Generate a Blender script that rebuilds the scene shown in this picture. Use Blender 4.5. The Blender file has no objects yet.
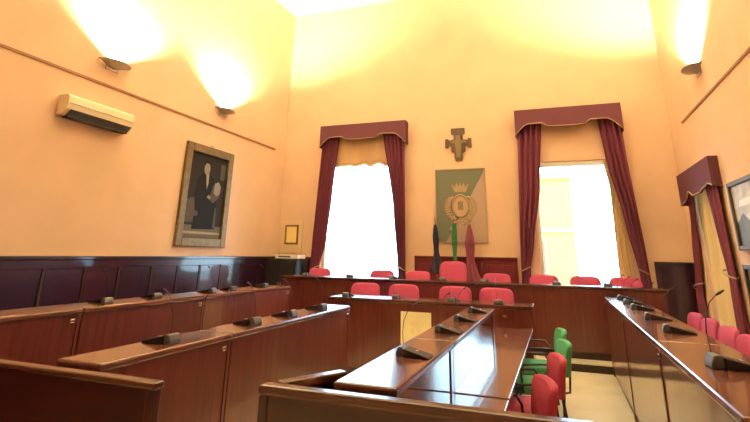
import bpy, bmesh, math, random
from mathutils import Vector, Matrix
random.seed(7)
C = bpy.context.scene.collection
PI = math.pi
D = 10.4          # back wall
XL, XR = -6.2, 2.26
ZC = 7.75
YR = -2.6         # rear wall behind the camera

# ------------------------------------------------------------------ materials
def mat(name, col, rough=0.5, metal=0.0, spec=0.5, coat=0.0, kind=None, scale=1.0, amt=0.15, emit=None, estr=0.0, axis='Z'):
    m = bpy.data.materials.new(name); m.use_nodes = True
    nt = m.node_tree; b = nt.nodes['Principled BSDF']
    b.inputs['Roughness'].default_value = rough
    b.inputs['Metallic'].default_value = metal
    b.inputs['Specular IOR Level'].default_value = spec
    b.inputs['Coat Weight'].default_value = coat
    b.inputs['Coat Roughness'].default_value = 0.06
    b.inputs['Base Color'].default_value = (*col, 1)
    if emit:
        b.inputs['Emission Color'].default_value = (*emit, 1); b.inputs['Emission Strength'].default_value = estr
    if kind:
        tc = nt.nodes.new('ShaderNodeTexCoord'); mp = nt.nodes.new('ShaderNodeMapping')
        nz = nt.nodes.new('ShaderNodeTexNoise'); rp = nt.nodes.new('ShaderNodeValToRGB')
        nt.links.new(tc.outputs['Object'], mp.inputs['Vector']); nt.links.new(mp.outputs['Vector'], nz.inputs['Vector'])
        if kind == 'wood':
            s = [14*scale]*3; s['XYZ'.index(axis)] = 0.9*scale
            mp.inputs['Scale'].default_value = s
            nz.inputs['Scale'].default_value = 1.6; nz.inputs['Detail'].default_value = 5; nz.inputs['Distortion'].default_value = 0.6
        elif kind == 'cloth':
            nz.inputs['Scale'].default_value = 90*scale; nz.inputs['Detail'].default_value = 2
        else:
            nz.inputs['Scale'].default_value = 2.2*scale; nz.inputs['Detail'].default_value = 4
        lo = [c*(1-amt) for c in col]; hi = [min(1, c*(1+amt)) for c in col]
        rp.color_ramp.elements[0].color = (*lo, 1); rp.color_ramp.elements[1].color = (*hi, 1)
        rp.color_ramp.elements[0].position = 0.3; rp.color_ramp.elements[1].position = 0.7
        nt.links.new(nz.outputs['Fac'], rp.inputs['Fac']); nt.links.new(rp.outputs['Color'], b.inputs['Base Color'])
        if kind == 'cloth':
            bp = nt.nodes.new('ShaderNodeBump'); bp.inputs['Strength'].default_value = 0.15; bp.inputs['Distance'].default_value = 0.002
            nt.links.new(nz.outputs['Fac'], bp.inputs['Height']); nt.links.new(bp.outputs['Normal'], b.inputs['Normal'])
    return m

M = {}
M['plaster'] = mat('peach_plaster', (0.745, 0.53, 0.37), 0.75, spec=0.2, kind='plain', scale=0.7, amt=0.05)
M['ceiling'] = mat('white_plaster', (0.88, 0.84, 0.74), 0.8, spec=0.2)
M['floor'] = mat('ivory_floor', (0.92, 0.88, 0.70), 0.15, kind='plain', scale=1.0, amt=0.08)
M['wood'] = mat('red_brown_wood', (0.125, 0.028, 0.021), 0.3, spec=0.5, coat=0.8, kind='wood', amt=0.28, axis='Z')
M['wood_y'] = mat('red_brown_wood_along', (0.135, 0.044, 0.034), 0.22, spec=0.5, coat=0.4, kind='wood', amt=0.22, axis='Y')
M['wood_x'] = mat('red_brown_wood_across', (0.075, 0.021, 0.015), 0.25, spec=0.5, coat=0.3, kind='wood', amt=0.22, axis='X')
M['wood_screen'] = mat('shaded_brown_wood', (0.038, 0.010, 0.009), 0.3, spec=0.4, coat=0.3, kind='wood', amt=0.25, axis='X')  # darkened copy of the brown wood, the end screens' shadow is in its colour
M['wood_dark'] = mat('dark_plinth_wood', (0.03, 0.012, 0.009), 0.4)
M['wood_gloss'] = mat('polished_panel_wood', (0.06, 0.026, 0.03), 0.06, spec=0.6, coat=0.5)
M['wainscot'] = mat('dark_plum_wood', (0.024, 0.006, 0.024), 0.3, spec=0.5, coat=0.8, kind='wood', amt=0.25)
M['burgundy'] = mat('burgundy_panel', (0.13, 0.012, 0.022), 0.45, kind='wood', amt=0.2)
M['rail'] = mat('brown_rail', (0.33, 0.15, 0.07), 0.6)
M['velvet'] = mat('dusty_burgundy_velvet', (0.20, 0.05, 0.088), 0.8, spec=0.2, kind='cloth', amt=0.15)
M['pelmet'] = mat('dusty_burgundy_pelmet', (0.135, 0.046, 0.068), 0.8, spec=0.2, kind='cloth', amt=0.12)
M['gold'] = mat('gold_braid', (0.45, 0.30, 0.17), 0.6, metal=0.2)
M['giltframe'] = mat('dull_gilt_frame', (0.20, 0.14, 0.065), 0.45, metal=0.3, kind='plain', scale=6, amt=0.2)
M['pink'] = mat('rose_red_upholstery', (0.50, 0.072, 0.17), 0.7, spec=0.3, kind='cloth', amt=0.1)
M['red'] = mat('crimson_upholstery', (0.40, 0.04, 0.08), 0.7, spec=0.3, kind='cloth', amt=0.1)
M['green'] = mat('green_upholstery', (0.07, 0.33, 0.13), 0.7, spec=0.3, kind='cloth', amt=0.1)
M['black'] = mat('black_plastic', (0.018, 0.018, 0.022), 0.35)
M['micblack'] = mat('black_console_plastic', (0.006, 0.006, 0.010), 0.5)
M['grey'] = mat('grey_plastic', (0.085, 0.09, 0.11), 0.4)
M['metal'] = mat('brushed_metal', (0.42, 0.39, 0.33), 0.35, metal=0.9)
M['chrome'] = mat('chrome', (0.8, 0.8, 0.8), 0.12, metal=1.0)
M['cream'] = mat('cream_plastic', (0.80, 0.70, 0.50), 0.4)
M['creamboard'] = mat('cream_board', (0.74, 0.56, 0.34), 0.6)
M['white'] = mat('white_plastic', (0.85, 0.84, 0.80), 0.4)
M['whitepaint'] = mat('white_paint', (0.86, 0.85, 0.82), 0.4)
M['paper'] = mat('certificate_paper', (0.92, 0.74, 0.26), 0.7)
M['paperlight'] = mat('pale_yellow_paper', (0.97, 0.93, 0.60), 0.8, kind='plain', scale=3, amt=0.04)
M['ink'] = mat('orange_ink', (0.94, 0.84, 0.48), 0.8)
M['navy'] = mat('navy_cloth', (0.006, 0.006, 0.035), 0.7, kind='cloth')
M['flaggreen'] = mat('flag_green_cloth', (0.03, 0.19, 0.07), 0.7, kind='cloth')
M['flagred'] = mat('flag_red_cloth', (0.22, 0.045, 0.085), 0.7, kind='cloth')
M['flagwhite'] = mat('flag_white_cloth', (0.75, 0.7, 0.6), 0.7, kind='cloth')
M['b_green'] = mat('banner_grey_green', (0.145, 0.165, 0.12), 0.6, kind='cloth')
M['b_cream'] = mat('banner_cream', (0.42, 0.32, 0.25), 0.6, kind='cloth')
M['b_gold'] = mat('emblem_gold', (0.40, 0.30, 0.18), 0.5)
M['b_olive'] = mat('emblem_olive', (0.20, 0.17, 0.08), 0.6)
M['b_shield'] = mat('emblem_shield', (0.52, 0.36, 0.24), 0.6)
M['cross1'] = mat('dark_carved_wood', (0.10, 0.06, 0.03), 0.6)
M['cross2'] = mat('ochre_paint', (0.21, 0.15, 0.08), 0.6)
for n, c in (('p_bg', (0.022, 0.019, 0.016)), ('p_suit', (0.010, 0.010, 0.010)), ('p_mid', (0.085, 0.072, 0.055)), ('p_face', (0.24, 0.21, 0.165)), ('p_shirt', (0.30, 0.27, 0.22)), ('p_floor', (0.13, 0.115, 0.09))):
    M[n] = mat('print_'+n[2:], c, 0.6, spec=0.15)
M['pastel'] = mat('landscape_print', (0.55, 0.52, 0.50), 0.3, kind='plain', scale=2.5, amt=0.35)
M['pastel2'] = mat('landscape_print_dark', (0.10, 0.09, 0.09), 0.3, kind='plain', scale=2.5, amt=0.35)
M['darkframe'] = mat('dark_picture_frame', (0.09, 0.06, 0.035), 0.4)
M['house'] = mat('ochre_render', (0.85, 0.50, 0.12), 0.9, kind='plain', amt=0.06)
M['housetrim'] = mat('pale_stone_trim', (0.7, 0.48, 0.18), 0.9)
M['outground'] = mat('pale_paving', (0.55, 0.5, 0.42), 0.9)
M['bulb'] = mat('lit_bulb', (1, 0.9, 0.6), 0.5, emit=(1, 0.80, 0.42), estr=25)

def glass_mat():
    m = bpy.data.materials.new('window_glass'); m.use_nodes = True
    nt = m.node_tree; nt.nodes.clear()
    o = nt.nodes.new('ShaderNodeOutputMaterial'); mx = nt.nodes.new('ShaderNodeMixShader')
    t = nt.nodes.new('ShaderNodeBsdfTransparent'); g = nt.nodes.new('ShaderNodeBsdfGlossy'); g.inputs['Roughness'].default_value = 0.02
    f = nt.nodes.new('ShaderNodeFresnel'); f.inputs['IOR'].default_value = 1.3
    nt.links.new(f.outputs[0], mx.inputs[0]); nt.links.new(t.outputs[0], mx.inputs[1]); nt.links.new(g.outputs[0], mx.inputs[2])
    nt.links.new(mx.outputs[0], o.inputs[0]); return m
M['glass'] = glass_mat()
def sheer_mat(name, col, trans, open_=0.0):
    m = bpy.data.materials.new(name); m.use_nodes = True
    nt = m.node_tree; nt.nodes.clear()
    o = nt.nodes.new('ShaderNodeOutputMaterial'); mx = nt.nodes.new('ShaderNodeMixShader'); mx.inputs[0].default_value = trans
    d = nt.nodes.new('ShaderNodeBsdfDiffuse'); d.inputs[0].default_value = (*col, 1)
    t = nt.nodes.new('ShaderNodeBsdfTranslucent'); t.inputs[0].default_value = (*col, 1)
    nt.links.new(d.outputs[0], mx.inputs[1]); nt.links.new(t.outputs[0], mx.inputs[2])
    last = mx
    if open_:
        m2 = nt.nodes.new('ShaderNodeMixShader'); m2.inputs[0].default_value = open_
        tr = nt.nodes.new('ShaderNodeBsdfTransparent')
        nt.links.new(mx.outputs[0], m2.inputs[1]); nt.links.new(tr.outputs[0], m2.inputs[2]); last = m2
    nt.links.new(last.outputs[0], o.inputs[0]); return m
M['blind'] = sheer_mat('cream_blind_fabric', (0.62, 0.42, 0.24), 0.12)
M['sheer'] = sheer_mat('cream_sheer', (0.80, 0.62, 0.36), 0.30)

# ------------------------------------------------------------------ mesh builder
class MB:
    def __init__(self): self.bm = bmesh.new(); self.mi = 0
    def _new(self, faces):
        for f in faces: f.material_index = self.mi
    def box(self, x0, x1, y0, y1, z0, z1, bev=0.0, seg=2):
        b = self.bm
        v = [b.verts.new((x, y, z)) for x in (x0, x1) for y in (y0, y1) for z in (z0, z1)]
        fs = [b.faces.new([v[i] for i in q]) for q in ((0,1,3,2),(4,6,7,5),(0,4,5,1),(2,3,7,6),(0,2,6,4),(1,5,7,3))]
        self._new(fs)
        if bev:
            es = {e for f in fs for e in f.edges}
            r = bmesh.ops.bevel(b, geom=list(es), offset=bev, segments=seg, profile=0.5, affect='EDGES')
            self._new(r['faces'])
        return self
    def poly(self, pts, d, bev=0.0):
        """prism: a closed outline of points, pushed by the vector d"""
        b = self.bm; d = Vector(d)
        a = [b.verts.new(p) for p in pts]; c = [b.verts.new(Vector(p)+d) for p in pts]
        n = len(pts); fs = [b.faces.new(a[::-1]), b.faces.new(c)]
        for i in range(n): fs.append(b.faces.new((a[i], a[(i+1) % n], c[(i+1) % n], c[i])))
        self._new(fs)
        if bev:
            es = {e for f in fs for e in f.edges}
            r = bmesh.ops.bevel(b, geom=list(es), offset=bev, segments=2, profile=0.5, affect='EDGES'); self._new(r['faces'])
        return self
    def tube(self, pts, r, n=8, cap=True):
        b = self.bm; pts = [Vector(p) for p in pts]; rings = []
        up = Vector((0, 0, 1)); k = len(pts)
        t0 = (pts[1]-pts[0]).normalized()
        s = t0.cross(up) if abs(t0.dot(up)) < 0.95 else t0.cross(Vector((1, 0, 0)))
        s.normalize()
        for i, p in enumerate(pts):
            t = (pts[min(i+1, k-1)]-pts[max(i-1, 0)]).normalized()
            s = (s - t*s.dot(t)).normalized(); w = t.cross(s)
            rr = r[i] if isinstance(r, (list, tuple)) else r
            rings.append([b.verts.new(p + s*math.cos(2*PI*j/n)*rr + w*math.sin(2*PI*j/n)*rr) for j in range(n)])
        fs = []
        for i in range(k-1):
            for j in range(n): fs.append(b.faces.new((rings[i][j], rings[i][(j+1) % n], rings[i+1][(j+1) % n], rings[i+1][j])))
        if cap: fs.append(b.faces.new(rings[0][::-1])); fs.append(b.faces.new(rings[-1]))
        self._new(fs); return self
    def ball(self, c, r, sx=1, sy=1, sz=1, seg=14):
        q = bmesh.ops.create_uvsphere(self.bm, u_segments=seg, v_segments=max(6, seg//2), radius=r,
              matrix=Matrix.Translation(c) @ Matrix.Diagonal((sx, sy, sz, 1)))
        self._new({f for v in q['verts'] for f in v.link_faces}); return self
    def grid(self, fn, nu, nv):
        b = self.bm
        v = [[b.verts.new(fn(i/nu, j/nv)) for i in range(nu+1)] for j in range(nv+1)]
        self._new([b.faces.new((v[j][i], v[j][i+1], v[j+1][i+1], v[j+1][i])) for j in range(nv) for i in range(nu)]); return self
    def build(self, name, mats, parent=None, smooth=False, loc=None, thick=0.0):
        bmesh.ops.recalc_face_normals(self.bm, faces=self.bm.faces[:])
        me = bpy.data.meshes.new(name); self.bm.to_mesh(me); self.bm.free()
        for m in (mats if isinstance(mats, (list, tuple)) else [mats]): me.materials.append(m)
        o = bpy.data.objects.new(name, me); C.objects.link(o)
        if smooth:
            me.polygons.foreach_set('use_smooth', [True]*len(me.polygons)); me.update()
        if thick:
            s = o.modifiers.new('thickness', 'SOLIDIFY'); s.thickness = thick; s.offset = 0
        if loc: o.location = loc
        if parent: o.parent = parent
        return o

def smooth_by_angle(o, deg=40):
    me = o.data
    me.polygons.foreach_set('use_smooth', [True]*len(me.polygons))
    bm = bmesh.new(); bm.from_mesh(me)
    for e in bm.edges:
        if len(e.link_faces) == 2 and e.calc_face_angle(0) > math.radians(deg): e.smooth = False
    bm.to_mesh(me); bm.free(); return o

def tag(o, label, cat, group=None):
    o['label'] = label; o['category'] = cat
    if group: o['group'] = group
    return o
def thing(name, label, cat, loc=(0, 0, 0), rz=0.0, group=None):
    o = bpy.data.objects.new(name, None); C.objects.link(o); o.empty_display_size = 0.1
    o.location = loc; o.rotation_euler = (0, 0, rz); return tag(o, label, cat, group)
def struct(o): o['kind'] = 'structure'; return o
def dup(root, loc, rz, label, scale=None, group=None):
    r = root.copy(); C.objects.link(r); r.location = loc; r.rotation_euler = (0, 0, rz); r['label'] = label
    if scale: r.scale = (scale, scale, scale)
    if group: r['group'] = group
    for ch in list(root.children):
        c = ch.copy(); C.objects.link(c); c.parent = r
        for g in list(ch.children):
            d = g.copy(); C.objects.link(d); d.parent = c
    return r

# ------------------------------------------------------------------ the room shell
struct(MB().box(XL-0.3, XR+0.3, YR-0.3, D+0.3, -0.2, 0).build('floor', M['floor']))
struct(MB().box(XL-0.3, XR+0.3, YR-0.3, D+0.3, ZC, ZC+0.2).build('ceiling', M['ceiling']))
struct(MB().box(XL-0.3, XL, YR-0.3, D+0.3, 0, ZC).build('wall_left', M['plaster']))
WL = (-5.10, -3.14, 0.85, 4.25)      # opening of the left window in the back wall
WR = (-0.32, 1.17, 0.85, 3.46)       # right window in the back wall
WS = (8.42, 9.72, 0.25, 2.80)        # window of the right wall (along Y)
RW = ()
def wall_with_holes(name, s0, s1, holes, f):
    m = MB(); cuts = sorted(holes); cur = s0
    for (a, b, z0, z1) in cuts:
        f(m, cur, a, 0, ZC); f(m, a, b, 0, z0); f(m, a, b, z1, ZC); cur = b
    f(m, cur, s1, 0, ZC)
    return struct(m.build(name, M['plaster']))
wall_with_holes('wall_back', XL, XR, [WL, WR], lambda m, a, b, z0, z1: m.box(a, b, D, D+0.3, z0, z1))
wall_with_holes('wall_right', YR, D, [WS], lambda m, a, b, z0, z1: m.box(XR, XR+0.3, a, b, z0, z1))
wall_with_holes('wall_rear', XL, XR, list(RW), lambda m, a, b, z0, z1: m.box(a, b, YR-0.3, YR, z0, z1))

def window(name, fn, s0, s1, z0, z1):
    """fn(m, s0, s1, d0, d1, z0, z1) adds a box; d is the depth into the wall from the room face"""
    m = MB(); w = 0.05
    for a, b, c, d in ((s0, s0+w, z0, z1), (s1-w, s1, z0, z1), (s0+w, s1-w, z0, z0+w), (s0+w, s1-w, z1-w, z1)):
        fn(m, a, b, 0.14, 0.20, c, d)
    o = struct(m.build(name, M['whitepaint']))
    m = MB(); fn(m, s0+w, s1-w, 0.165, 0.172, z0+w, z1-w); m.build('pane', M['glass'], o)
    m = MB(); fn(m, s0-0.04, s1+0.04, -0.03, 0.14, z0-0.035, z0-0.001); m.build('window_sill', M['whitepaint'], o)
    return o
fb = lambda m, a, b, d0, d1, z0, z1: m.box(a, b, D+d0, D+d1, z0, z1)
fr = lambda m, a, b, d0, d1, z0, z1: m.box(XR+d0, XR+d1, a, b, z0, z1)
fz = lambda m, a, b, d0, d1, z0, z1: m.box(a, b, YR-d1, YR-d0, z0, z1)
window('window_1', fb, *WL); window('window_2', fb, *WR); window('window_3', fr, *WS)

# picture rails (thin brown lines high on the side walls)
struct(MB().box(XL, XL+0.018, YR, 9.9, 3.94, 3.975).build('trim_1', M['rail']))
struct(MB().box(XR-0.018, XR, YR, 9.5, 3.87, 3.905).build('trim_2', M['rail']))
# panelled wainscot on the left wall
ZW = 1.50
m = MB().box(XL, XL+0.03, YR, D, 0, ZW-0.05)
ys = [YR+0.62*i for i in range(11)] + [4.05, 4.66, 5.26, 5.84, 6.49, 7.07, 7.64, 8.25, 8.91, 9.55, 10.2]
wt = struct(m.build('trim_3', M['wainscot']))
MB().box(XL, XL+0.07, YR, D, ZW-0.05, ZW, 0.008).build('cap_rail', M['wainscot'], wt)
MB().box(XL+0.03, XL+0.045, YR, D, ZW-0.15, ZW-0.05, 0.003).build('top_rail', M['wainscot'], wt)
MB().box(XL+0.03, XL+0.045, YR, D, 0, 0.16, 0.003).build('bottom_rail', M['wainscot'], wt)
for y, y2 in zip(ys, ys[1:]):
    MB().box(XL+0.03, XL+0.048, y-0.022, y+0.022, 0.16, ZW-0.15, 0.004).build('stile', M['wood_dark'], wt)
    MB().box(XL+0.03, XL+0.040, y+0.03, y2-0.03, 0.17, ZW-0.16, 0.006, 1).build('raised_panel', M['wainscot'], wt)
# dado panels on the back wall
def dado(name, x0, x1, z, mt, n):
    o = struct(MB().box(x0, x1, D-0.035, D, 0, z-0.04).build(name, mt))
    MB().box(x0, x1, D-0.06, D, z-0.04, z, 0.006).build('cap_rail', mt, o)
    w = (x1-x0)/n
    for i in range(n):
        MB().box(x0+w*i+0.08, x0+w*(i+1)-0.08, D-0.05, D-0.035, 0.3, z-0.14, 0.012, 1).build('raised_panel', mt, o)
dado('trim_4', XL+0.08, -5.3, 1.5, M['wainscot'], 1)
dado('trim_5', -2.86, -0.76, 1.575, M['burgundy'], 3)
dado('trim_6', 1.63, XR, 1.55, M['wainscot'], 1)
# raised platforms
struct(MB().box(XL+0.07, XR, 8.5, D-0.06, 0, 0.13, 0.004).build('platform_dais', [M['floor']]))
struct(MB().box(XL+0.07, XR, 8.485, 8.5, 0, 0.10).build('trim_7', M['wood_dark']))
struct(MB().box(XL+0.07, -3.45, YR, 8.3, 0, 0.1).build('platform_side', M['wood_dark']))

# outside
struct(MB().box(-60, 60, -60, 60, -1.2, -1.0).build('ground_outside', M['outground']))
h = thing('house', 'ochre rendered house wall seen outside through the right back window', 'house', (-1.4, 18, -1.0))
MB().box(-1.6, 2.0, 0, 5, 0, 5.2).build('wall_block', M['house'], h)
MB().box(-1.7, 2.06, -0.1, 5.1, 5.2, 5.4, 0.02).build('cornice', M['housetrim'], h)
MB().box(-1.62, 2.03, -0.05, 0, 3.4, 3.55).build('string_course', M['housetrim'], h)
for x in (0.2,):
    wf = MB().box(x, x+0.9, -0.04, 0, 1.6, 3.2).build('window_frame', M['housetrim'], h)
    MB().box(x+0.1, x+0.8, -0.05, -0.041, 1.7, 3.1).build('shutter', M['rail'], wf)

# ------------------------------------------------------------------ curtains and pelmets
def interp(tab, z):
    tab = sorted(tab)
    if z <= tab[0][0]: return tab[0][1]
    for (a, p), (b, q) in zip(tab, tab[1:]):
        if z <= b:
            t = (z-a)/(b-a); t = t*t*(3-2*t)*0.5+t*0.5
            return p+(q-p)*t
    return tab[-1][1]
def curtain(name, label, W, inner, outer, z0, z1, folds, tie=None, group='burgundy window curtains', mt='velvet', depth=0.13, amp=0.04, n=90):
    def fn(u, v):
        z = z0+(z1-z0)*v
        a, b = interp(outer, z), interp(inner, z)
        s = a+(b-a)*u
        k = 1.0 if not tie else min(1, 0.45+abs(z-tie)*0.9)
        d = depth + amp*k*math.sin(2*PI*folds*u+0.5*math.sin(3*u+z)) + 0.012*math.sin(5*u*PI+2*z)
        return W(s, d, z)
    o = MB().grid(fn, n, 44).build(name, M[mt], smooth=True, thick=0.004)
    tag(o, label, 'curtain', group)
    if tie:
        a, b = interp(outer, tie), interp(inner, tie)
        pts = []
        for i in range(25):
            t = 2*PI*i/24
            pts.append(W((a+b)/2+abs(b-a)*0.56*math.cos(t), depth+0.075*math.sin(t), tie-0.03+0.05*math.cos(t)*(1 if b > a else -1)))
        MB().tube(pts, 0.011, 8, False).build('tieback', M['b_gold'], o, smooth=True)
    return o
Wb = lambda s, d, z: (s, D-d, z)
Wr = lambda s, d, z: (XR-d, s, z)

def pelmet(label, W, s0, s1, zt, low, depth=0.26):
    """low: outline of the shaped lower edge as (fraction, z)"""
    w = s1-s0
    pts = [(s0, zt)]+[(s0+w*f, z) for f, z in low]+[(s1, zt)]
    P = [W(s, depth, z) for s, z in pts]; Q = W(0, depth-0.025, 0); R = W(0, depth, 0)
    dv = Vector(Q)-Vector(R)
    o = MB().poly(P, dv).build('pelmet', M['pelmet']); tag(o, label, 'pelmet', 'burgundy window pelmets')
    m = MB()
    def bx(a, b, d0, d1, z0, z1):
        p, q = Vector(W(a, d0, z0)), Vector(W(b, d1, z1))
        m.box(min(p.x, q.x), max(p.x, q.x), min(p.y, q.y), max(p.y, q.y), z0, z1)
    bx(s0, s0+0.02, 0.004, depth-0.026, low[0][1], zt); bx(s1-0.02, s1, 0.004, depth-0.026, low[-1][1], zt)
    bx(s0+0.021, s1-0.021, 0.004, depth-0.026, zt-0.02, zt)
    m.build('return_board', M['pelmet'], o)
    br = [W(s0+w*f, depth+0.006, z+0.012) for f, z in low]
    MB().tube(br, 0.011, 6).build('braid_trim', M['gold'], o, smooth=True)
    return o
lowB = [(0, -0.56), (0.04, -0.46), (0.09, -0.36), (0.13, -0.325), (0.26, -0.315), (0.285, -0.34), (0.31, -0.395), (0.5, -0.405), (0.67, -0.395), (0.695, -0.34), (0.72, -0.305), (0.87, -0.315), (0.91, -0.36), (0.96, -0.46), (1, -0.56)]
pelmet('shaped burgundy pelmet over the left back window with the cream blind', Wb, -5.14, -3.0, 4.52, [(f, 4.52+z*0.95) for f, z in lowB], depth=0.23)
pelmet('shaped burgundy pelmet over the right back window', Wb, -0.61, 1.42, 4.53, [(f, 4.53+z) for f, z in lowB])
lowR = [(0, -0.48), (0.05, -0.44), (0.10, -0.42), (0.14, -0.44), (0.28, -0.47), (0.33, -0.50), (0.55, -0.50), (0.64, -0.42), (0.68, -0.40), (0.74, -0.50), (0.80, -0.55), (1, -0.58)]
pelmet('shaped burgundy pelmet on the right-hand side wall', Wr, 8.02, 10.0, 3.02, [(f, 3.02+z*0.9) for f, z in lowR], depth=0.13)

curtain('curtain', 'burgundy curtain at the left side of the left back window', Wb, [(0.2, -4.95), (1.25, -5.06), (1.9, -4.90), (2.9, -4.80), (4.4, -4.66)], [(0.2, -5.30), (1.3, -5.26), (4.4, -5.10)], 0.16, 4.40, 5, tie=1.3)
curtain('curtain', 'burgundy curtain at the right side of the left back window', Wb, [(0.2, -3.22), (1.25, -3.20), (2.5, -3.30), (4.4, -3.58)], [(0.2, -2.96), (1.3, -3.03), (3.8, -3.05), (4.4, -3.05)], 0.16, 4.40, 5, tie=1.35)
curtain('curtain', 'burgundy curtain at the left side of the right back window', Wb, [(0.2, -0.5), (1.3, -0.52), (1.9, -0.41), (2.9, -0.22), (4.4, -0.08)], [(0.2, -0.74), (1.3, -0.69), (4.4, -0.57)], 0.16, 4.40, 4, tie=1.4)
curtain('curtain', 'burgundy curtain at the right side of the right back window', Wb, [(0.2, 1.38), (1.3, 1.36), (2.3, 1.23), (3.4, 1.05), (4.4, 0.97)], [(0.2, 1.62), (1.3, 1.52), (3.9, 1.40), (4.4, 1.37)], 0.16, 4.40, 4, tie=1.4)
curtain('curtain', 'burgundy curtain at the far side of the side wall window', Wr, [(0.1, 9.9), (1.0, 9.95), (1.4, 9.80), (2.0, 9.62), (2.9, 9.25)], [(0.1, 10.25), (1.1, 10.25), (1.5, 10.05), (2.4, 9.75), (2.9, 9.73)], 0.14, 2.86, 4, tie=1.2, depth=0.06, amp=0.025)
curtain('curtain', 'burgundy curtain at the near side of the side wall window beside pictures', Wr, [(0.1, 8.30), (1.3, 8.36), (2.0, 8.50), (2.9, 8.66)], [(0.1, 7.95), (1.3, 8.02), (2.3, 8.07), (2.9, 8.07)], 0.14, 2.86, 5, tie=1.45, depth=0.06, amp=0.025)
curtain('sheer_curtain', 'thin cream sheer hanging in the right back window', Wb, [(0.2, 1.0), (1.4, 1.04), (2.9, 1.06), (3.4, 1.0)], [(0.2, 1.3), (4, 1.16)], 0.8, 3.44, 5, group=None, mt='sheer', depth=0.035, amp=0.018)
curtain('sheer_curtain', 'closed cream sheer filling the side wall window', Wr, [(0.2, 9.70)], [(0.2, 8.44)], 0.28, 2.77, 13, group=None, mt='sheer', depth=-0.06, amp=0.018, n=160)

# cream scalloped blind in the left back window
def blind_fn(u, v):
    s = -5.09+1.94*u
    zlow = 3.56+0.05*abs(math.sin(PI*5*u))+0.015*math.sin(37*u)
    z = zlow+(4.36-zlow)*v
    return (s, D-0.035-0.014*math.sin(2*PI*6*u), z)
bl = tag(MB().grid(blind_fn, 120, 14).build('window_blind', M['blind'], smooth=True, thick=0.003), 'gathered cream blind with scalloped fringe at top of left back window', 'blind')
def fringe_fn(u, v):
    s = -5.09+1.94*u
    zl = 3.56+0.05*abs(math.sin(PI*5*u))+0.015*math.sin(37*u)
    return (s, D-0.036-0.014*math.sin(2*PI*6*u), zl-0.05*(1-v)-0.01*math.sin(260*u)*(1-v))
MB().grid(fringe_fn, 240, 2).build('fringe', M['sheer'], bl, smooth=True, thick=0.003)
# roller box at the top of the right back window
tag(MB().box(WR[0]+0.01, WR[1]-0.01, D+0.02, D+0.10, 3.36, 3.455, 0.01).build('roller_blind', M['whitepaint']), 'white rolled-up roller blind at top of right back window', 'blind')

# ------------------------------------------------------------------ wall sconces
def make_sconce(label, loc, rz):
    t = thing('wall_sconce', label, 'wall lamp', loc, rz, 'half-bowl uplights on the walls')
    # local +X leaves the wall, local Y runs along it; rim height is z = 0
    def bowl(u, v):
        a = -PI/2+PI*u; k = v
        r = math.cos((1-k)*PI/2*0.98)
        return (0.015+0.20*r*math.cos(a), 0.27*r*math.sin(a), -0.085*(1-k)**1.6)
    MB().grid(bowl, 24, 8).build('bowl', M['metal'], t, smooth=True, thick=0.006)
    MB().tube([(0.015+0.20*math.cos(-PI/2+PI*i/24), 0.27*math.sin(-PI/2+PI*i/24), 0) for i in range(25)], 0.010, 8).build('rim', M['metal'], t, smooth=True)
    MB().box(0.0, 0.016, -0.12, 0.12, -0.12, 0.0, 0.004).build('back_plate', M['metal'], t)
    MB().ball((0.085, 0, -0.026), 0.018, 1, 2.0, 1).build('bulb', M['bulb'], t, smooth=True)
    l = bpy.data.lights.new('sconce_light', 'SPOT'); l.energy = SCONCE_W; l.color = (1.0, 0.875, 0.53); l.spot_size = math.radians(134); l.spot_blend = 0.55; l.shadow_soft_size = 0.035
    lo = bpy.data.objects.new('sconce_light', l); C.objects.link(lo); lo.parent = t; lo.location = (0.13, 0, 0.0); lo.rotation_euler = (PI, 0.0, 0)
    return t
SCONCE_W = 1900
make_sconce('metal half-bowl wall lamp above the air conditioner', (XL, 5.10, 4.32), 0)
make_sconce('metal half-bowl wall lamp above the portrait on the left wall', (XL, 7.82, 4.34), 0)
make_sconce('metal half-bowl wall lamp on the right wall', (XR, 8.08, 4.38), PI)
for x, y, rz, lab in ((XR, 5.38, PI, 'unseen metal half-bowl wall lamp added on the right wall for extra light'),):  # out-of-view lamp, added for its light
    make_sconce(lab, (x, y, 4.36), rz)

# ------------------------------------------------------------------ air conditioner
ac = thing('air_conditioner', 'cream split air conditioner high on the left wall', 'air conditioner', (XL, 4.94, 3.445))
prof = [(0, -0.14), (0.10, -0.14), (0.19, -0.06), (0.205, 0.02), (0.195, 0.12), (0.17, 0.15), (0, 0.15)]
MB().poly([(x, -0.56, z) for x, z in prof], (0, 1.12, 0), 0.008).build('body', M['cream'], ac)
MB().box(0.05, 0.165, -0.50, 0.50, -0.165, -0.142, 0.004).build('outlet', M['black'], ac)
lv = MB().poly([(0.115, -0.51, -0.150), (0.212, -0.51, -0.06), (0.218, -0.51, -0.068), (0.121, -0.51, -0.162)], (0, 1.02, 0)).build('louvre', M['grey'], ac)
MB().box(0.206, 0.211, -0.54, 0.54, 0.018, 0.022).build('panel_seam', M['grey'], ac)

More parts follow.
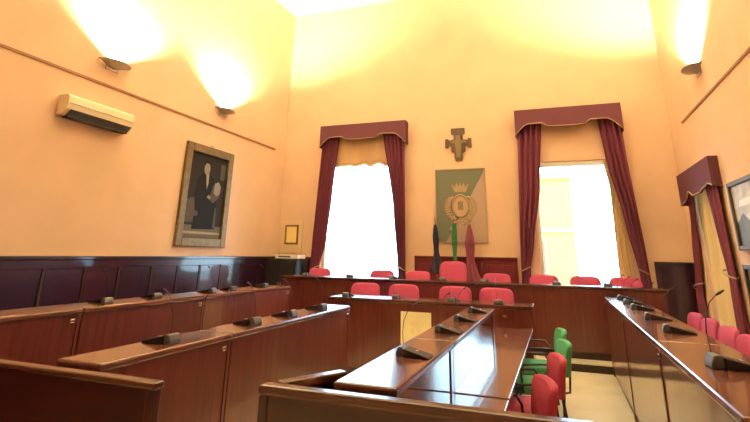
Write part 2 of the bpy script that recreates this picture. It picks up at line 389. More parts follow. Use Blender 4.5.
# ------------------------------------------------------------------ pictures
def frame_parts(t, w, h, bw, dp, mt, prof_bev=0.012):
    """local: x across, y towards the room is -y, z up from the centre"""
    m = MB()
    for a, b, c, d in ((-w/2, -w/2+bw, -h/2, h/2), (w/2-bw, w/2, -h/2, h/2), (-w/2+bw, w/2-bw, -h/2, -h/2+bw), (-w/2+bw, w/2-bw, h/2-bw, h/2)):
        m.box(a, b, -dp, 0, c, d, prof_bev)
    return m.build('frame', mt, t)
def ell(cx, cz, rx, rz, n=18): return [(cx+rx*math.cos(2*PI*i/n), cz+rz*math.sin(2*PI*i/n)) for i in range(n)]
def flat(m, pts, y, mi, th=0.0008):
    m.mi = mi; m.poly([(x, y, z) for x, z in pts], (0, th, 0))
def rect(x0, x1, z0, z1): return [(x0, z0), (x1, z0), (x1, z1), (x0, z1)]

# portrait on the left wall: a viewer facing the wall sees +Y on the right
pt = thing('framed_portrait', 'large gilt framed black and white portrait on the left wall', 'picture', (XL, 7.60, 2.59), PI/2)
frame_parts(pt, 1.38, 1.85, 0.15, 0.06, M['giltframe'])
m = MB(); y = -0.012
m.mi = 0; m.box(-0.54, 0.54, y, 0, -0.775, 0.775)
flat(m, rect(-0.53, 0.53, -0.765, -0.55), y-0.001, 5)                       # floor of the picture
flat(m, rect(-0.53, 0.53, -0.70, -0.66), y-0.002, 4)
flat(m, [(-0.50, -0.5), (-0.22, -0.5), (-0.2, -0.15), (-0.3, -0.05), (-0.5, -0.1)], y-0.002, 2)   # chair at left
flat(m, [(-0.30, -0.62), (0.34, -0.60), (0.36, -0.25), (0.25, 0.10), (0.20, 0.30), (0.05, 0.42), (-0.13, 0.42), (-0.28, 0.30), (-0.32, 0.0), (-0.26, -0.3)], y-0.003, 1)
flat(m, [(-0.06, 0.42), (0.02, 0.42), (0.03, 0.25), (0.0, 0.12), (-0.03, 0.25)], y-0.004, 4)       # shirt front
flat(m, ell(-0.05, 0.51, 0.085, 0.12), y-0.005, 3)
flat(m, [(-0.13, 0.55), (-0.14, 0.64), (-0.06, 0.67), (0.03, 0.65), (0.045, 0.56), (0.0, 0.61), (-0.09, 0.61)], y-0.006, 1)
flat(m, [(0.10, -0.05), (0.22, -0.12), (0.38, 0.0), (0.42, 0.22), (0.30, 0.30), (0.18, 0.22)], y-0.006, 2)   # pale sleeve
flat(m, [(0.21, 0.08), (0.30, 0.02), (0.40, 0.08), (0.41, 0.22), (0.33, 0.30), (0.22, 0.26)], y-0.007, 3)
flat(m, [(0.02, -0.02), (0.10, -0.06), (0.15, -0.02), (0.08, 0.03)], y-0.007, 3)
flat(m, ell(-0.24, -0.34, 0.07, 0.05), y-0.007, 2)
flat(m, [(0.28, -0.58), (0.36, -0.58), (0.34, -0.2), (0.30, -0.2)], y-0.006, 2)
flat(m, rect(0.36, 0.5, 0.35, 0.66), y-0.003, 2)
m.build('print', [M['p_bg'], M['p_suit'], M['p_mid'], M['p_face'], M['p_shirt'], M['p_floor']], pt)
MB().tube([(-0.03, -0.02, 0.925), (-0.03, -0.03, 0.96), (0.03, -0.03, 0.96), (0.03, -0.02, 0.925)], 0.008).build('hanging_ring', M['metal'], pt)

# two pictures on the right wall: a viewer facing it sees -Y on the right
pr = thing('framed_picture', 'dark framed pale print on the right wall, the upper one', 'picture', (XR, 7.22, 2.15), -PI/2)
frame_parts(pr, 1.06, 0.86, 0.06, 0.05, M['darkframe'])
m = MB(); m.box(-0.47, 0.47, -0.015, 0, -0.37, 0.37)
flat(m, [(-0.47, -0.37), (0.47, -0.37), (0.47, -0.05), (0.1, -0.15), (-0.2, 0.02), (-0.47, -0.1)], -0.0162, 1)
flat(m, [(-0.3, 0.1), (0.3, 0.12), (0.25, 0.2), (-0.25, 0.18)], -0.0162, 2)
m.build('print', [M['pastel'], M['pastel2'], M['white']], pr)
pr2 = thing('framed_picture', 'dark framed dim print on the right wall, the lower one', 'picture', (XR, 7.12, 1.13), -PI/2)
frame_parts(pr2, 1.28, 0.84, 0.06, 0.05, M['darkframe'])
m = MB(); m.box(-0.58, 0.58, -0.015, 0, -0.36, 0.36)
flat(m, [(-0.58, -0.36), (0.58, -0.36), (0.58, -0.1), (0.1, 0.0), (-0.58, -0.05)], -0.0162, 1)
m.build('print', [M['pastel2'], M['p_bg']], pr2)

# crucifix: plain painted cross
cr = thing('wall_cross', 'small painted wooden cross on the back wall above the banner', 'cross', (-1.85, D, 3.93))
out = [(-0.07, -0.37), (0.07, -0.37), (0.085, -0.31), (0.085, -0.20), (0.15, -0.17), (0.15, -0.05), (0.21, -0.03), (0.215, -0.075), (0.285, -0.075), (0.285, 0.125), (0.215, 0.125), (0.21, 0.09), (0.10, 0.10), (0.09, 0.22), (0.15, 0.23), (0.15, 0.36), (-0.15, 0.36), (-0.15, 0.23), (-0.09, 0.22), (-0.10, 0.10), (-0.21, 0.09), (-0.215, 0.125), (-0.285, 0.125), (-0.285, -0.075), (-0.215, -0.075), (-0.21, -0.03), (-0.15, -0.05), (-0.15, -0.17), (-0.085, -0.20), (-0.085, -0.31)]
MB().poly([(x, -0.035, z) for x, z in out], (0, 0.034, 0)).build('cross_board', M['cross1'], cr)
m = MB(); m.poly([(x, -0.042, z) for x, z in [(-0.045, -0.3), (0.045, -0.3), (0.06, -0.1), (0.07, 0.02), (0.17, 0.03), (0.17, 0.07), (0.06, 0.08), (0.05, 0.2), (-0.05, 0.2), (-0.06, 0.08), (-0.17, 0.07), (-0.17, 0.03), (-0.07, 0.02), (-0.06, -0.1)]], (0, 0.006, 0))
m.build('painted_centre', M['cross2'], cr)

# banner with a coat of arms
bn = thing('framed_banner', 'framed green and cream banner with coat of arms on the back wall', 'banner', (-1.845, D, 2.615))
m = MB(); w2, h2 = 0.52, 0.755
m.mi = 0; m.poly([(-w2, -0.02, h2), (w2, -0.02, h2), (w2*0.95, -0.02, h2*0.88), (-w2*0.62, -0.02, -h2), (-w2, -0.02, -h2)], (0, 0.019, 0))
m.mi = 1; m.poly([(w2, -0.02, h2), (w2, -0.02, -h2), (-w2*0.62, -0.02, -h2), (w2*0.95, -0.02, h2*0.88)], (0, 0.019, 0))
m.build('banner_cloth', [M['b_green'], M['b_cream']], bn)
m = MB()
for a, b, c, d in ((-w2-0.018, -w2, -h2-0.018, h2+0.018), (w2, w2+0.018, -h2-0.018, h2+0.018), (-w2, w2, -h2-0.018, -h2), (-w2, w2, h2, h2+0.018)):
    m.box(a, b, -0.03, 0, c, d)
m.build('frame', M['b_gold'], bn)
m = MB(); m.poly([(x, -0.028, z) for x, z in ell(0, -0.02, 0.15, 0.21, 24)], (0, 0.007, 0)); sh = m.build('shield', M['b_shield'], bn)
m = MB()
m.tube([(0.165*math.cos(2*PI*i/32), -0.027, -0.02+0.225*math.sin(2*PI*i/32)) for i in range(33)], 0.022, 8, False)
m.build('shield_border', M['b_gold'], sh, smooth=True)
m = MB(); m.poly([(x, -0.033, z) for x, z in [(-0.06, -0.1), (0.06, -0.1), (0.05, 0.02), (0.07, 0.08), (0.02, 0.06), (0, 0.11), (-0.02, 0.06), (-0.07, 0.08), (-0.05, 0.02)]], (0, 0.004, 0)); m.build('charge', M['b_olive'], sh)
m = MB(); m.poly([(x, -0.03, z) for x, z in [(-0.12, 0.27), (0.12, 0.27), (0.19, 0.45), (0.11, 0.38), (0.07, 0.47), (0.03, 0.38), (0, 0.48), (-0.03, 0.38), (-0.07, 0.47), (-0.11, 0.38), (-0.19, 0.45)]], (0, 0.009, 0)); m.build('crown', M['b_gold'], bn)
m = MB()
for sgn in (-1, 1):
    m.tube([(sgn*(0.05+0.23*math.sin(PI*i/14)), -0.026, -0.42+0.60*i/12) for i in range(13)], 0.012, 6)
    for i in range(1, 12):
        x = sgn*(0.05+0.23*math.sin(PI*i/14)); z = -0.42+0.60*i/12
        m.ball((x+sgn*0.035, -0.026, z+0.02), 0.042, 1, 0.12, 0.55, 8); m.ball((x-sgn*0.03, -0.026, z+0.035), 0.036, 1, 0.12, 0.6, 8)
m.build('wreath', M['b_gold'], bn, smooth=True)
m = MB(); m.poly([(x, -0.03, z) for x, z in [(-0.26, -0.50), (-0.2, -0.43), (0, -0.48), (0.2, -0.43), (0.26, -0.50), (0.2, -0.53), (0, -0.57), (-0.2, -0.53)]], (0, 0.009, 0)); m.build('ribbon', M['b_gold'], bn)

# cream notice board with a small framed yellow sheet
nb = thing('notice_board', 'cream board with small framed yellow certificate in the left back corner', 'notice board', (-5.86, D, 1.945))
MB().box(-0.29, 0.29, -0.02, 0, -0.365, 0.365, 0.004).build('board', M['creamboard'], nb)
cf = MB()
for a, b, c, d in ((-0.165, -0.125, -0.17, 0.27), (0.145, 0.185, -0.17, 0.27), (-0.125, 0.145, -0.17, -0.13), (-0.125, 0.145, 0.23, 0.27)): cf.box(a, b, -0.045, -0.021, c, d, 0.004)
f_ = cf.build('frame', M['giltframe'], nb)
MB().box(-0.125, 0.145, -0.032, -0.021, -0.13, 0.23).build('certificate', M['paper'], f_)

# black cabinet with a white flat device on it, left back corner
cb = thing('cabinet', 'black low cabinet standing in the left back corner', 'cabinet', (-5.70, 10.02, 0.13))
MB().box(-0.40, 0.36, -0.24, 0.26, 0.06, 1.32, 0.006).build('body', M['black'], cb)
MB().box(-0.38, 0.34, -0.22, 0.24, 0.0, 0.06).build('plinth', M['wood_dark'], cb)
for s in (0, 1):
    d_ = MB().box(-0.395+0.375*s, -0.025+0.375*s, -0.262, -0.242, 0.09, 1.30, 0.003).build('door', M['black'], cb)
    MB().tube([(-0.05+0.055*s, -0.264, 0.7), (-0.05+0.055*s, -0.28, 0.72), (-0.05+0.055*s, -0.28, 0.82), (-0.05+0.055*s, -0.264, 0.84)], 0.005).build('handle', M['metal'], d_)
dv = thing('media_player', 'flat white electronic box lying on the black cabinet', 'device', (-5.62, 9.98, 1.4505))
MB().box(-0.28, 0.28, -0.18, 0.18, 0.012, 0.095, 0.008).build('casing', M['white'], dv)
MB().box(-0.2, 0.1, -0.184, -0.1805, 0.04, 0.07).build('display', M['grey'], dv)
for x in (-0.22, 0.22): MB().box(x-0.03, x+0.03, -0.12, 0.12, 0.0, 0.012).build('foot', M['black'], dv)

# ------------------------------------------------------------------ desks
def desk(label, front, sgn, y0, y1, zt, lw, zb=0.0, zw=0.745, wd=0.34, wy1=None, riser='wood', group=None):
    """front: X of the public face, sgn: +1 when the seats lie at larger X; ledge along Y"""
    t = thing('council_desk', label, 'desk', (front, (y0+y1)/2, zb), 0, group)
    L = (y1-y0)/2-0.004; H = zt-zb; W_ = zw-zb
    def bx(m, a, b, ya, yb, z0, z1, bev=0.0):
        a, b = sorted((sgn*a, sgn*b)); m.box(a, b, ya, yb, z0, z1, bev); return m
    bx(MB(), 0.0, lw, -L, L, H-0.04, H, 0.012).build('ledge', M['wood_y'], t)
    bx(MB(), 0.02, 0.045, -L+0.03, L-0.03, 0.09, H-0.042).build('front_panel', M['wood'], t)
    bx(MB(), 0.035, 0.06, -L+0.03, L-0.03, 0.0, 0.088).build('plinth', M['wood_dark'], t)
    bx(MB(), lw-0.045, lw-0.02, -L+(0.031 if riser == 'wood' else 0.071), L-(0.031 if riser == 'wood' else 0.071), W_, H-0.042).build('riser_panel', M[riser], t)
    for s in (-1, 1):
        ya, yb = sorted((s*L, s*(L-(0.03 if riser == 'wood' else 0.07))))
        bx(MB(), 0.012, lw-0.012, ya, yb, 0.0, H-0.042, 0.004).build('end_panel', M['wood'], t)
        bx(MB(), lw-0.01, lw+0.03, ya, yb, 0.0, W_-0.042, 0.004).build('side_panel', M['wood'], t)
    gap = 0.0 if riser == 'wood' else 0.016
    yb = L if wy1 is None else wy1-(y0+y1)/2
    bx(MB(), lw-0.05, lw+wd, -L+gap, yb-gap, W_-0.04, W_-0.001, 0.006).build('work_top', M['wood_y'], t)
    if wy1 is not None:
        bx(MB(), 0.2, lw-0.02, L+0.002, yb, W_-0.04, W_, 0.01).build('return_top', M['wood_y'], t)
        bx(MB(), 0.25, lw+0.10, yb-0.05, yb-0.02, 0, W_-0.042).build('end_leg', M['wood'], t)
    m = MB(); x = -0.0
    a, b = sorted((0.0, sgn*0.019)); m.box(a, b, L-0.10, L-0.06, H-0.10, H-0.07, 0.006); m.build('bolt', M['chrome'], t)
    return t
G = 'wooden council benches'
desk('wooden council bench of the middle left row, near section with one microphone', -2.19, -1, 2.06, 3.16, 1.05, 0.31)
desk('long wooden council bench of the middle left row, far section ending at the clerk table', -2.19, -1, 3.16, 5.30, 1.05, 0.31)
desk('wooden bench section along the left wall, cut off by the left photo edge', -3.56, -1, 1.60, 3.10, 1.15, 0.38, zb=0.1, zw=0.845)
desk('wooden bench section along the left wall, second from the near end', -3.56, -1, 3.10, 4.58, 1.15, 0.38, zb=0.1, zw=0.845)
desk('wooden bench section along the left wall, the farthest one', -3.56, -1, 4.58, 6.40, 1.15, 0.38, zb=0.1, zw=0.845)
desk('central wooden desk with lower glossy work top, near section', -1.0, 1, 2.23, 3.53, 1.05, 0.30, wd=0.335, riser='wood_gloss')
desk('central wooden desk with lower glossy work top, far section beside the green chairs', -1.0, 1, 3.53, 5.78, 1.05, 0.30, wd=0.335, wy1=6.85, riser='wood_gloss')
desk('wooden bench of the right row, near section with a large microphone', 0.585, 1, 2.38, 4.20, 1.05, 0.45, wd=0.2)
desk('wooden bench of the right row, middle section', 0.585, 1, 4.20, 6.30, 1.05, 0.45, wd=0.2)
desk('wooden bench of the right row, far section ending at the dais', 0.585, 1, 6.30, 8.40, 1.05, 0.45, wd=0.2)

# clerk table across the room
ct = thing('clerk_table', 'long wooden table in front of the dais with a yellow sheet on it', 'table', (-1.72, 6.95, 0))
MB().box(-1.50, 1.36, -0.02, 0.50, 0.945, 0.99, 0.012).build('table_top', M['wood_x'], ct)
MB().box(-1.47, 1.33, 0.0, 0.025, 0.09, 0.943).build('front_panel', M['wood'], ct)
MB().box(-1.46, 1.32, 0.02, 0.045, 0.0, 0.088).build('plinth', M['wood_dark'], ct)
for s in (-1.47, 1.30): MB().box(s, s+0.03, 0.027, 0.47, 0, 0.943, 0.004).build('end_panel', M['wood'], ct)
MB().box(0.98, 1.03, -0.02, 0.0, 0.84, 0.87, 0.004).build('bolt', M['chrome'], ct)
# yellow sheet on its front
ys_ = tag(MB().box(-2.12, -1.69, 6.944, 6.949, 0.43, 0.845).build('poster', M['paperlight']), 'pale yellow sheet with faint drawing fixed to the front of the clerk table', 'poster')
m = MB(); 
for cx, cz, a, b in ((-1.92, 0.70, 0.06, 0.03), (-1.86, 0.62, 0.03, 0.05), (-1.95, 0.60, 0.025, 0.04)):
    m.poly([(x, 6.9425, z) for x, z in ell(cx, cz, a, b)], (0, 0.0012, 0))
m.build('drawing', M['ink'], ys_)

# dais desk
dd = thing('dais_desk', 'long wooden dais desk across the back under the windows', 'desk', (-1.75, 8.72, 0.13))
ZD = 1.17-0.13
MB().box(-3.33, 3.24, -0.03, 0.34, ZD-0.045, ZD, 0.012).build('ledge', M['wood_x'], dd)
MB().box(-3.31, 3.22, 0.0, 0.03, 0.1, ZD-0.047).build('front_panel', M['wood'], dd)
MB().box(-3.30, 3.21, 0.02, 0.05, 0.0, 0.098).build('plinth', M['wood_dark'], dd)
MB().box(-3.30, 3.21, 0.345, 0.62, 0.66, 0.70, 0.008).build('work_top', M['wood_x'], dd)
for s in (-3.32, 3.20): MB().box(s, s+0.03, 0.032, 0.55, 0, 0.655, 0.004).build('end_panel', M['wood'], dd)
MB().box(-3.29, 3.19, 0.31, 0.335, 0.02, ZD-0.047).build('riser_panel', M['wood'], dd)

# low enclosure panels nearest the photographer
e1 = thing('end_screen', 'low wooden end screen at the lower left, closing the middle left row', 'screen', (-2.4, 1.95, -0.0))
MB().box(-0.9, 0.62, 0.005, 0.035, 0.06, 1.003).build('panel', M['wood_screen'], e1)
MB().box(-0.9, 0.67, -0.012, 0.055, 1.005, 1.035, 0.010).build('cap_rail', M['wood_x'], e1)
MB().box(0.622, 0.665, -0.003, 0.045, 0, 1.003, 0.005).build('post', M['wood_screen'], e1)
MB().box(-0.89, 0.61, 0.0, 0.04, 0.0, 0.058).build('plinth', M['wood_dark'], e1)
e2 = thing('end_screen', 'low wooden end screen at the bottom centre, closing the central desk', 'screen', (-1.25, 2.03, 0))
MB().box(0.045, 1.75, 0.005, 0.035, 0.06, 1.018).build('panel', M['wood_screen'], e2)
MB().box(0.0, 1.77, -0.014, 0.05, 1.02, 1.06, 0.012).build('cap_rail', M['wood_x'], e2)
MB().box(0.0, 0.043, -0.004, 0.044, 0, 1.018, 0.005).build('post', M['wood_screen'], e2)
MB().box(0.045, 1.74, 0.0, 0.04, 0.0, 0.058).build('plinth', M['wood_dark'], e2)
dvv = Vector((0.205, 0.37, 0)); nv = Vector((-dvv.y, dvv.x, 0)).normalized()
def slant(z0, z1, hw, bev=0.0, t0=0.12):
    a, b = dvv*t0, dvv; off = Vector((0.02, 0.02, 0))
    return MB().poly([tuple(p+off+Vector((0, 0, z0))) for p in (a-nv*hw, b-nv*hw, b+nv*hw, a+nv*hw)], (0, 0, z1-z0), bev)
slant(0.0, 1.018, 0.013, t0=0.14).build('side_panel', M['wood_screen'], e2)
slant(1.02, 1.058, 0.03, 0.008, t0=0.16).build('side_cap_rail', M['wood_x'], e2)

# ------------------------------------------------------------------ microphones
def make_mic():
    """local: +X points at the person seated, ground at z = 0"""
    t = thing('desk_microphone', 'black desk microphone console', 'microphone', (0, 0, 0), 0, 'desk microphone consoles')
    MB().poly([(x, -0.075, z) for x, z in [(0.15, 0.0), (0.15, 0.010), (-0.055, 0.058), (-0.055, 0.0)]], (0, 0.15, 0), 0.005).build('console', M['micblack'], t)
    MB().poly([(x, -0.062, z) for x, z in [(-0.056, 0.0), (-0.056, 0.050), (-0.072, 0.070), (-0.102, 0.064), (-0.12, 0.025), (-0.12, 0.0)]], (0, 0.124, 0), 0.008).build('speaker_housing', M['grey'], t)
    MB().box(0.03, 0.05, -0.02, 0.02, 0.038, 0.044, 0.002).build('button', M['chrome'], t)
    MB().tube([(-0.085, 0.03, 0.065), (-0.09, 0.032, 0.17), (-0.08, 0.034, 0.25), (-0.05, 0.036, 0.32), (-0.01, 0.038, 0.36)], 0.003, 6).build('gooseneck', M['black'], t, smooth=True)
    MB().tube([(-0.01, 0.038, 0.36), (0.01, 0.0385, 0.372), (0.035, 0.039, 0.388)], [0.005, 0.008, 0.005], 8).build('mic_head', M['black'], t, smooth=True)
    return t
mic0 = make_mic(); used = [False]
def mic(x, y, z, rz, label, k=0.8):
    if not used[0]:
        used[0] = True; mic0.location = (x, y, z+0.0005); mic0.rotation_euler = (0, 0, rz); mic0['label'] = label; mic0.scale = (k, k, k); return
    dup(mic0, (x, y, z+0.0005), rz, label, scale=k)
O = ['nearest', 'second', 'third', 'fourth', 'fifth', 'sixth', 'seventh', 'eighth']
for i, y in enumerate((3.44, 4.02, 4.86, 5.25, 5.95)):
    mic(-3.76, y, 1.15, PI+random.uniform(-.15, .15), ('microphone nearest the photographer' if i == 0 else f'{O[i]} microphone from the near end') + ' on the bench along the left wall', 0.72)
for i, y in enumerate((2.67, 3.60, 4.18, 4.82)):
    mic(-2.36, y, 1.05, PI+random.uniform(-.12, .12), ('microphone nearest the photographer' if i == 0 else f'{O[i]} microphone from the near end') + ' on the middle left bench')
for i, y in enumerate((2.93, 3.90, 4.62, 5.36)):
    mic(-0.825, y, 1.05, random.uniform(-.12, .12), ('microphone nearest the photographer' if i == 0 else f'{O[i]} microphone from the near end') + ' on the central desk ledge', 0.72)
for i, y in enumerate((3.36, 4.72, 5.62, 6.6, 7.3, 8.0)):
    mic(0.83, y, 1.05, random.uniform(-.12, .12), ('large microphone nearest the photographer' if i == 0 else f'{O[i]} microphone from the near end') + ' on the right bench', 1.0 if i == 0 else 0.85)
names = ['left end', 'second from left', 'third from left', "one before the mayor's chair", 'fifth from left', 'sixth from left', 'right end']
for i, x in enumerate((-4.62, -3.72, -2.86, -1.95, -1.22, -0.06, 0.70)):
    mic(x, 8.90, 1.17, PI/2+random.uniform(-.2, .2), f'small desk microphone on the long dais desk, {names[i]}')
for i, x in enumerate((-3.00, -2.24, -1.42, -0.80)):
    mic(x, 7.12, 0.99, PI/2+random.uniform(-.2, .2), f'small desk microphone on the clerk table, {("leftmost", "second from the left", "third from the left", "rightmost")[i]}')

# ------------------------------------------------------------------ chairs
def rounded_back(w0, w1, zlo, zhi, th, x, bulge, n=14, lean=0.0):
    """closed padded slab, facing +X... built as a super-ellipse outline"""
    m = MB(); b = m.bm
    rows = []
    K = 40
    zc, hh = (zlo+zhi)/2, (zhi-zlo)/2
    for layer, (off, sc) in enumerate(((0, 0.90), (0.25, 0.985), (0.5, 1.0), (0.75, 0.985), (1, 0.90))):
        ring = []
        for i in range(K):
            a = 2*PI*i/K; c, s = math.cos(a), math.sin(a); p = 0.42
            yy = math.copysign(abs(c)**p, c); zz = math.copysign(abs(s)**p, s)
            w = (w0+(w1-w0)*(zz+1)/2)/2
            z = zc+hh*zz*sc
            y = w*yy*sc
            curve = bulge*(1-(y/(w+1e-6))**2)
            ring.append(b.verts.new((x-lean*(z-zlo)-curve+th*(off-0.5), y, z)))
        rows.append(ring)
    fs = []
    for r0, r1 in zip(rows, rows[1:]):
        for i in range(K): fs.append(b.faces.new((r0[i], r0[(i+1) % K], r1[(i+1) % K], r1[i])))
    fs += [b.faces.new(rows[0][::-1]), b.faces.new(rows[-1])]
    return m
def seat_pad(w, x0, x1, z, th):
    m = MB(); b = m.bm; rows = []; K = 40; xc, hx = (x0+x1)/2, (x1-x0)/2
    for off, sc in ((0, 0.92), (0.3, 0.99), (0.6, 1.0), (0.85, 0.97), (1, 0.88)):
        ring = []
        for i in range(K):
            a = 2*PI*i/K; c, s = math.cos(a), math.sin(a); p = 0.4
            ring.append(b.verts.new((xc+hx*math.copysign(abs(c)**p, c)*sc, w/2*math.copysign(abs(s)**p, s)*sc, z+th*(off-1))))
        rows.append(ring)
    for r0, r1 in zip(rows, rows[1:]):
        for i in range(K): b.faces.new((r0[i], r0[(i+1) % K], r1[(i+1) % K], r1[i]))
    b.faces.new(rows[0][::-1]); b.faces.new(rows[-1])
    return m
def make_chair(label, group, mseat, mback, top=0.82, wide=0.48, seat=0.46, back_lo=None, arms=True):
    """faces +X locally; backrest at -X"""
    t = thing('meeting_chair', label, 'chair', (0, 0, 0), 0, group)
    smooth_by_angle(seat_pad(wide, -0.22, 0.24, seat, 0.075).build('seat', mseat, t))
    lo = back_lo or seat+0.06
    smooth_by_angle(rounded_back(wide*0.90, wide, lo, top, 0.06, -0.235, 0.05, lean=0.12).build('backrest', mback, t))
    for sx in (-1, 1):
        for sy in (-1, 1):
            MB().tube([(0.19*sx, 0.20*sy, seat-0.08), (0.23*sx, 0.23*sy, 0.0)], 0.012, 8).build('leg', M['black'], t, smooth=True)
    for sy in (-1, 1):
        MB().tube([(-0.19, 0.13*sy, seat-0.075), (-0.275, 0.13*sy, seat-0.06), (-0.285, 0.13*sy, seat+0.05), (-0.30, 0.13*sy, lo+0.12)], 0.011, 8).build('back_support', M['black'], t, smooth=True)
        if arms:
            yy = sy*(wide/2+0.035)
            MB().tube([(0.16, sy*0.2, seat-0.07), (0.17, yy, seat-0.04), (0.18, yy, seat+0.12), (0.15, yy, seat+0.18), (0.0, yy, seat+0.19), (-0.14, yy, seat+0.19), (-0.18, yy, seat+0.13), (-0.18, yy, seat-0.04), (-0.17, sy*0.2, seat-0.07)], 0.010, 8).build('armrest', M['black'], t, smooth=True)
    return t
# the dais and the clerk table: rose red padded armchairs (facing the camera)
gD, gK = 'rose red chairs behind the dais desk', 'rose red chairs behind the clerk table'
rz0 = -PI/2
lab = ['rose red chair at the left end of the dais, half behind the curtain foot',
       'rose red chair at the dais below the right curtain of the left window',
       'rose red chair at the dais left of the dark blue flag',
       'rose red chair at the dais just right of the tall chair and flags',
       'rose red chair at the dais below the left curtain of the right window',
       'rose red chair at the dais below the middle of the right window',
       'rose red chair at the right end of the dais']
pA = make_chair(lab[0], gD, M['pink'], M['pink'], top=1.15, wide=0.54, seat=0.50, back_lo=0.60)
pA.location = (-4.86, 9.66, 0.13); pA.rotation_euler = (0, 0, rz0)
for l, x in zip(lab[1:], (-3.43, -2.68, -1.13, -0.30, 0.40, 1.06)):
    dup(pA, (x, 9.66, 0.13), rz0+random.uniform(-.08, .08), l)
mc = make_chair('taller rose red chair at the centre of the dais in front of the flags', gD, M['pink'], M['pink'], top=1.35, wide=0.56, seat=0.52, back_lo=0.62)
mc['group'] = 'rose red chairs behind the dais desk'; mc.location = (-1.96, 9.63, 0.13); mc.rotation_euler = (0, 0, rz0)
for l, x in (('rose red chair at the left end of the clerk table', -3.06), ('rose red chair at the clerk table, second from its left end', -2.40),
             ('rose red chair at the clerk table, in front of the tall dais chair', -1.565), ('rose red chair at the right end of the clerk table', -0.93)):
    dup(pA, (x, 7.74, 0.0), rz0+random.uniform(-.05, .05), l, scale=0.985, group=gK)
# chairs at the central desk face left
gC = 'chairs at the central desk'
cg = make_chair('green armchair at the central desk, farthest from the photographer', gC, M['green'], M['green'])
cg.location = (-0.33, 6.33, 0); cg.rotation_euler = (0, 0, PI+0.15)
dup(cg, (-0.30, 5.47, 0), PI+0.22, 'green armchair at the central desk between the far green and a red chair')
cr_ = make_chair('red armchair at the central desk next to the green chairs', gC, M['red'], M['red'])
cr_.location = (-0.36, 4.66, 0); cr_.rotation_euler = (0, 0, PI+0.22)
dup(cr_, (-0.43, 3.74, 0), PI+0.28, 'red armchair at the central desk nearest the photographer')
# chairs behind the right bench
gR = 'pink chairs behind the right bench'
for i, (y, l) in enumerate(((8.0, 'pink chair behind the right bench, farthest from the photographer'), (7.3, 'pink chair behind the right bench, second from its far end'),
                           (6.60, 'pink chair behind the right bench, third from its far end'), (5.88, 'pink chair behind the right bench, cut by the right photo edge'))):
    if i == 0:
        ck = make_chair(l, gR, M['pink'], M['pink'], top=0.92, wide=0.5); ck.location = (1.36, y, 0); ck.rotation_euler = (0, 0, PI+0.08)
    else: dup(ck, (1.36, y, 0), PI+0.1+random.uniform(-.1, .1), l)

# ------------------------------------------------------------------ flags behind the tall chair
def flag(label, x, y, ztop, zc0, zc1, w0, w1, mats, lean):
    t = thing('flag', label, 'flag', (x, y, 0.13), 0, 'flags on poles behind the dais')
    b = Vector((0, 0, 0)); p = Vector((lean, 0, ztop-0.13))
    MB().tube([b+Vector((0, 0, 0.05)), p], 0.014, 8).build('pole', M['rail'], t, smooth=True)
    MB().tube([(0, 0, 0), (0, 0, 0.04), (0, 0, 0.06)], [0.13, 0.12, 0.03], 20).build('base', M['metal'], t)
    MB().tube([p, p+Vector((0, 0, 0.05)), p+Vector((0, 0, 0.14))], [0.016, 0.028, 0.002], 8).build('finial', M['gold'], t, smooth=True)
    n = len(mats)
    m = MB(); z0, z1 = zc0-0.13, zc1-0.13
    def fn(u, v):
        z = z0+(z1-z0)*v; w = (w0+(w1-w0)*v)*(0.75+0.25*math.sin(2.2*PI*(1-v)+0.4))
        a = 2*PI*u; r = w/2*(1+0.28*math.sin(5*a+3*v))
        return (lean*z/(ztop-0.13)+r*math.cos(a), -0.02+0.6*r*math.sin(a), z+0.06*math.sin(a*2+1)*(1-v))
    b0 = m.grid(fn, 40, 24)
    m.bm.faces.ensure_lookup_table()
    for i, f in enumerate(m.bm.faces): f.material_index = int((i % 40)/40*n) % n
    m.build('cloth', mats, t, smooth=True)
    return t
flag('dark navy flag furled on a pole left of the tall chair', -2.31, 10.17, 2.25, 1.28, 2.2, 0.27, 0.05, [M['navy']], -0.04)
flag('green flag furled on a pole behind the tall chair', -1.99, 10.22, 2.27, 1.1, 2.22, 0.17, 0.08, [M['flagwhite'], M['flagwhite'], M['flaggreen'], M['flaggreen'], M['flaggreen']], 0.03)
flag('dusty red flag furled on a pole right of the tall chair', -1.68, 10.17, 2.25, 1.0, 2.2, 0.44, 0.05, [M['flagred']], 0.04)

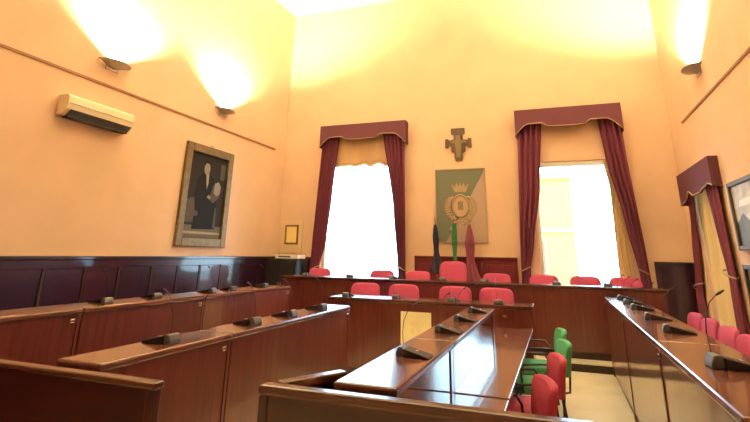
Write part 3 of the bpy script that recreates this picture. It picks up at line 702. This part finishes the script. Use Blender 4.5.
# ------------------------------------------------------------------ light
w = bpy.data.worlds.new('daylight'); bpy.context.scene.world = w; w.use_nodes = True
bg = w.node_tree.nodes['Background']; bg.inputs[0].default_value = (0.50, 0.78, 1.0, 1); bg.inputs[1].default_value = 10.0
def portal(name, loc, rot, sx, sy):
    l = bpy.data.lights.new(name, 'AREA'); l.shape = 'RECTANGLE'; l.size = sx; l.size_y = sy; l.cycles.is_portal = True
    o = bpy.data.objects.new(name, l); C.objects.link(o); o.location = loc; o.rotation_euler = rot
portal('window_portal', ((WL[0]+WL[1])/2, D+0.28, (WL[2]+WL[3])/2), (-PI/2, 0, 0), WL[1]-WL[0], WL[3]-WL[2])
portal('window_portal', ((WR[0]+WR[1])/2, D+0.28, (WR[2]+WR[3])/2), (-PI/2, 0, 0), WR[1]-WR[0], WR[3]-WR[2])
portal('window_portal', (XR+0.28, (WS[0]+WS[1])/2, (WS[2]+WS[3])/2), (0, PI/2, 0), WS[3]-WS[2], WS[1]-WS[0])
for r in RW: portal('window_portal', ((r[0]+r[1])/2, YR-0.28, (r[2]+r[3])/2), (PI/2, 0, 0), r[1]-r[0], r[3]-r[2])

# ------------------------------------------------------------------ camera
f, px, py = 481.0, 375.0, 101.0
dv_ = Vector((183, 156, f)).normalized()
uv = Vector((28, -1512, f)); uv = (uv-dv_*uv.dot(dv_)).normalized()
rv = uv.cross(dv_)
if rv.x < 0: rv = -rv
# rows rv, dv_, uv turn camera vectors (right, down, forward) into world X, Y, Z
right = Vector((rv.x, dv_.x, uv.x)); down = Vector((rv.y, dv_.y, uv.y)); fwd = Vector((rv.z, dv_.z, uv.z))
cam = bpy.data.cameras.new('camera'); co = bpy.data.objects.new('camera', cam); C.objects.link(co)
R = Matrix((right, -down, -fwd)).transposed().to_4x4(); R.translation = (0, 0, 1.6); co.matrix_world = R
cam.sensor_width = 36; cam.lens = f/750*36; cam.shift_y = -(211-py)/750; cam.clip_start = 0.05
sc = bpy.context.scene; sc.camera = co
sc.view_settings.view_transform = 'Standard'; sc.view_settings.look = 'None'; sc.view_settings.gamma = 1
sc.view_settings.exposure = 0.0
sc.cycles.max_bounces = 10; sc.cycles.diffuse_bounces = 6; sc.cycles.transparent_max_bounces = 8
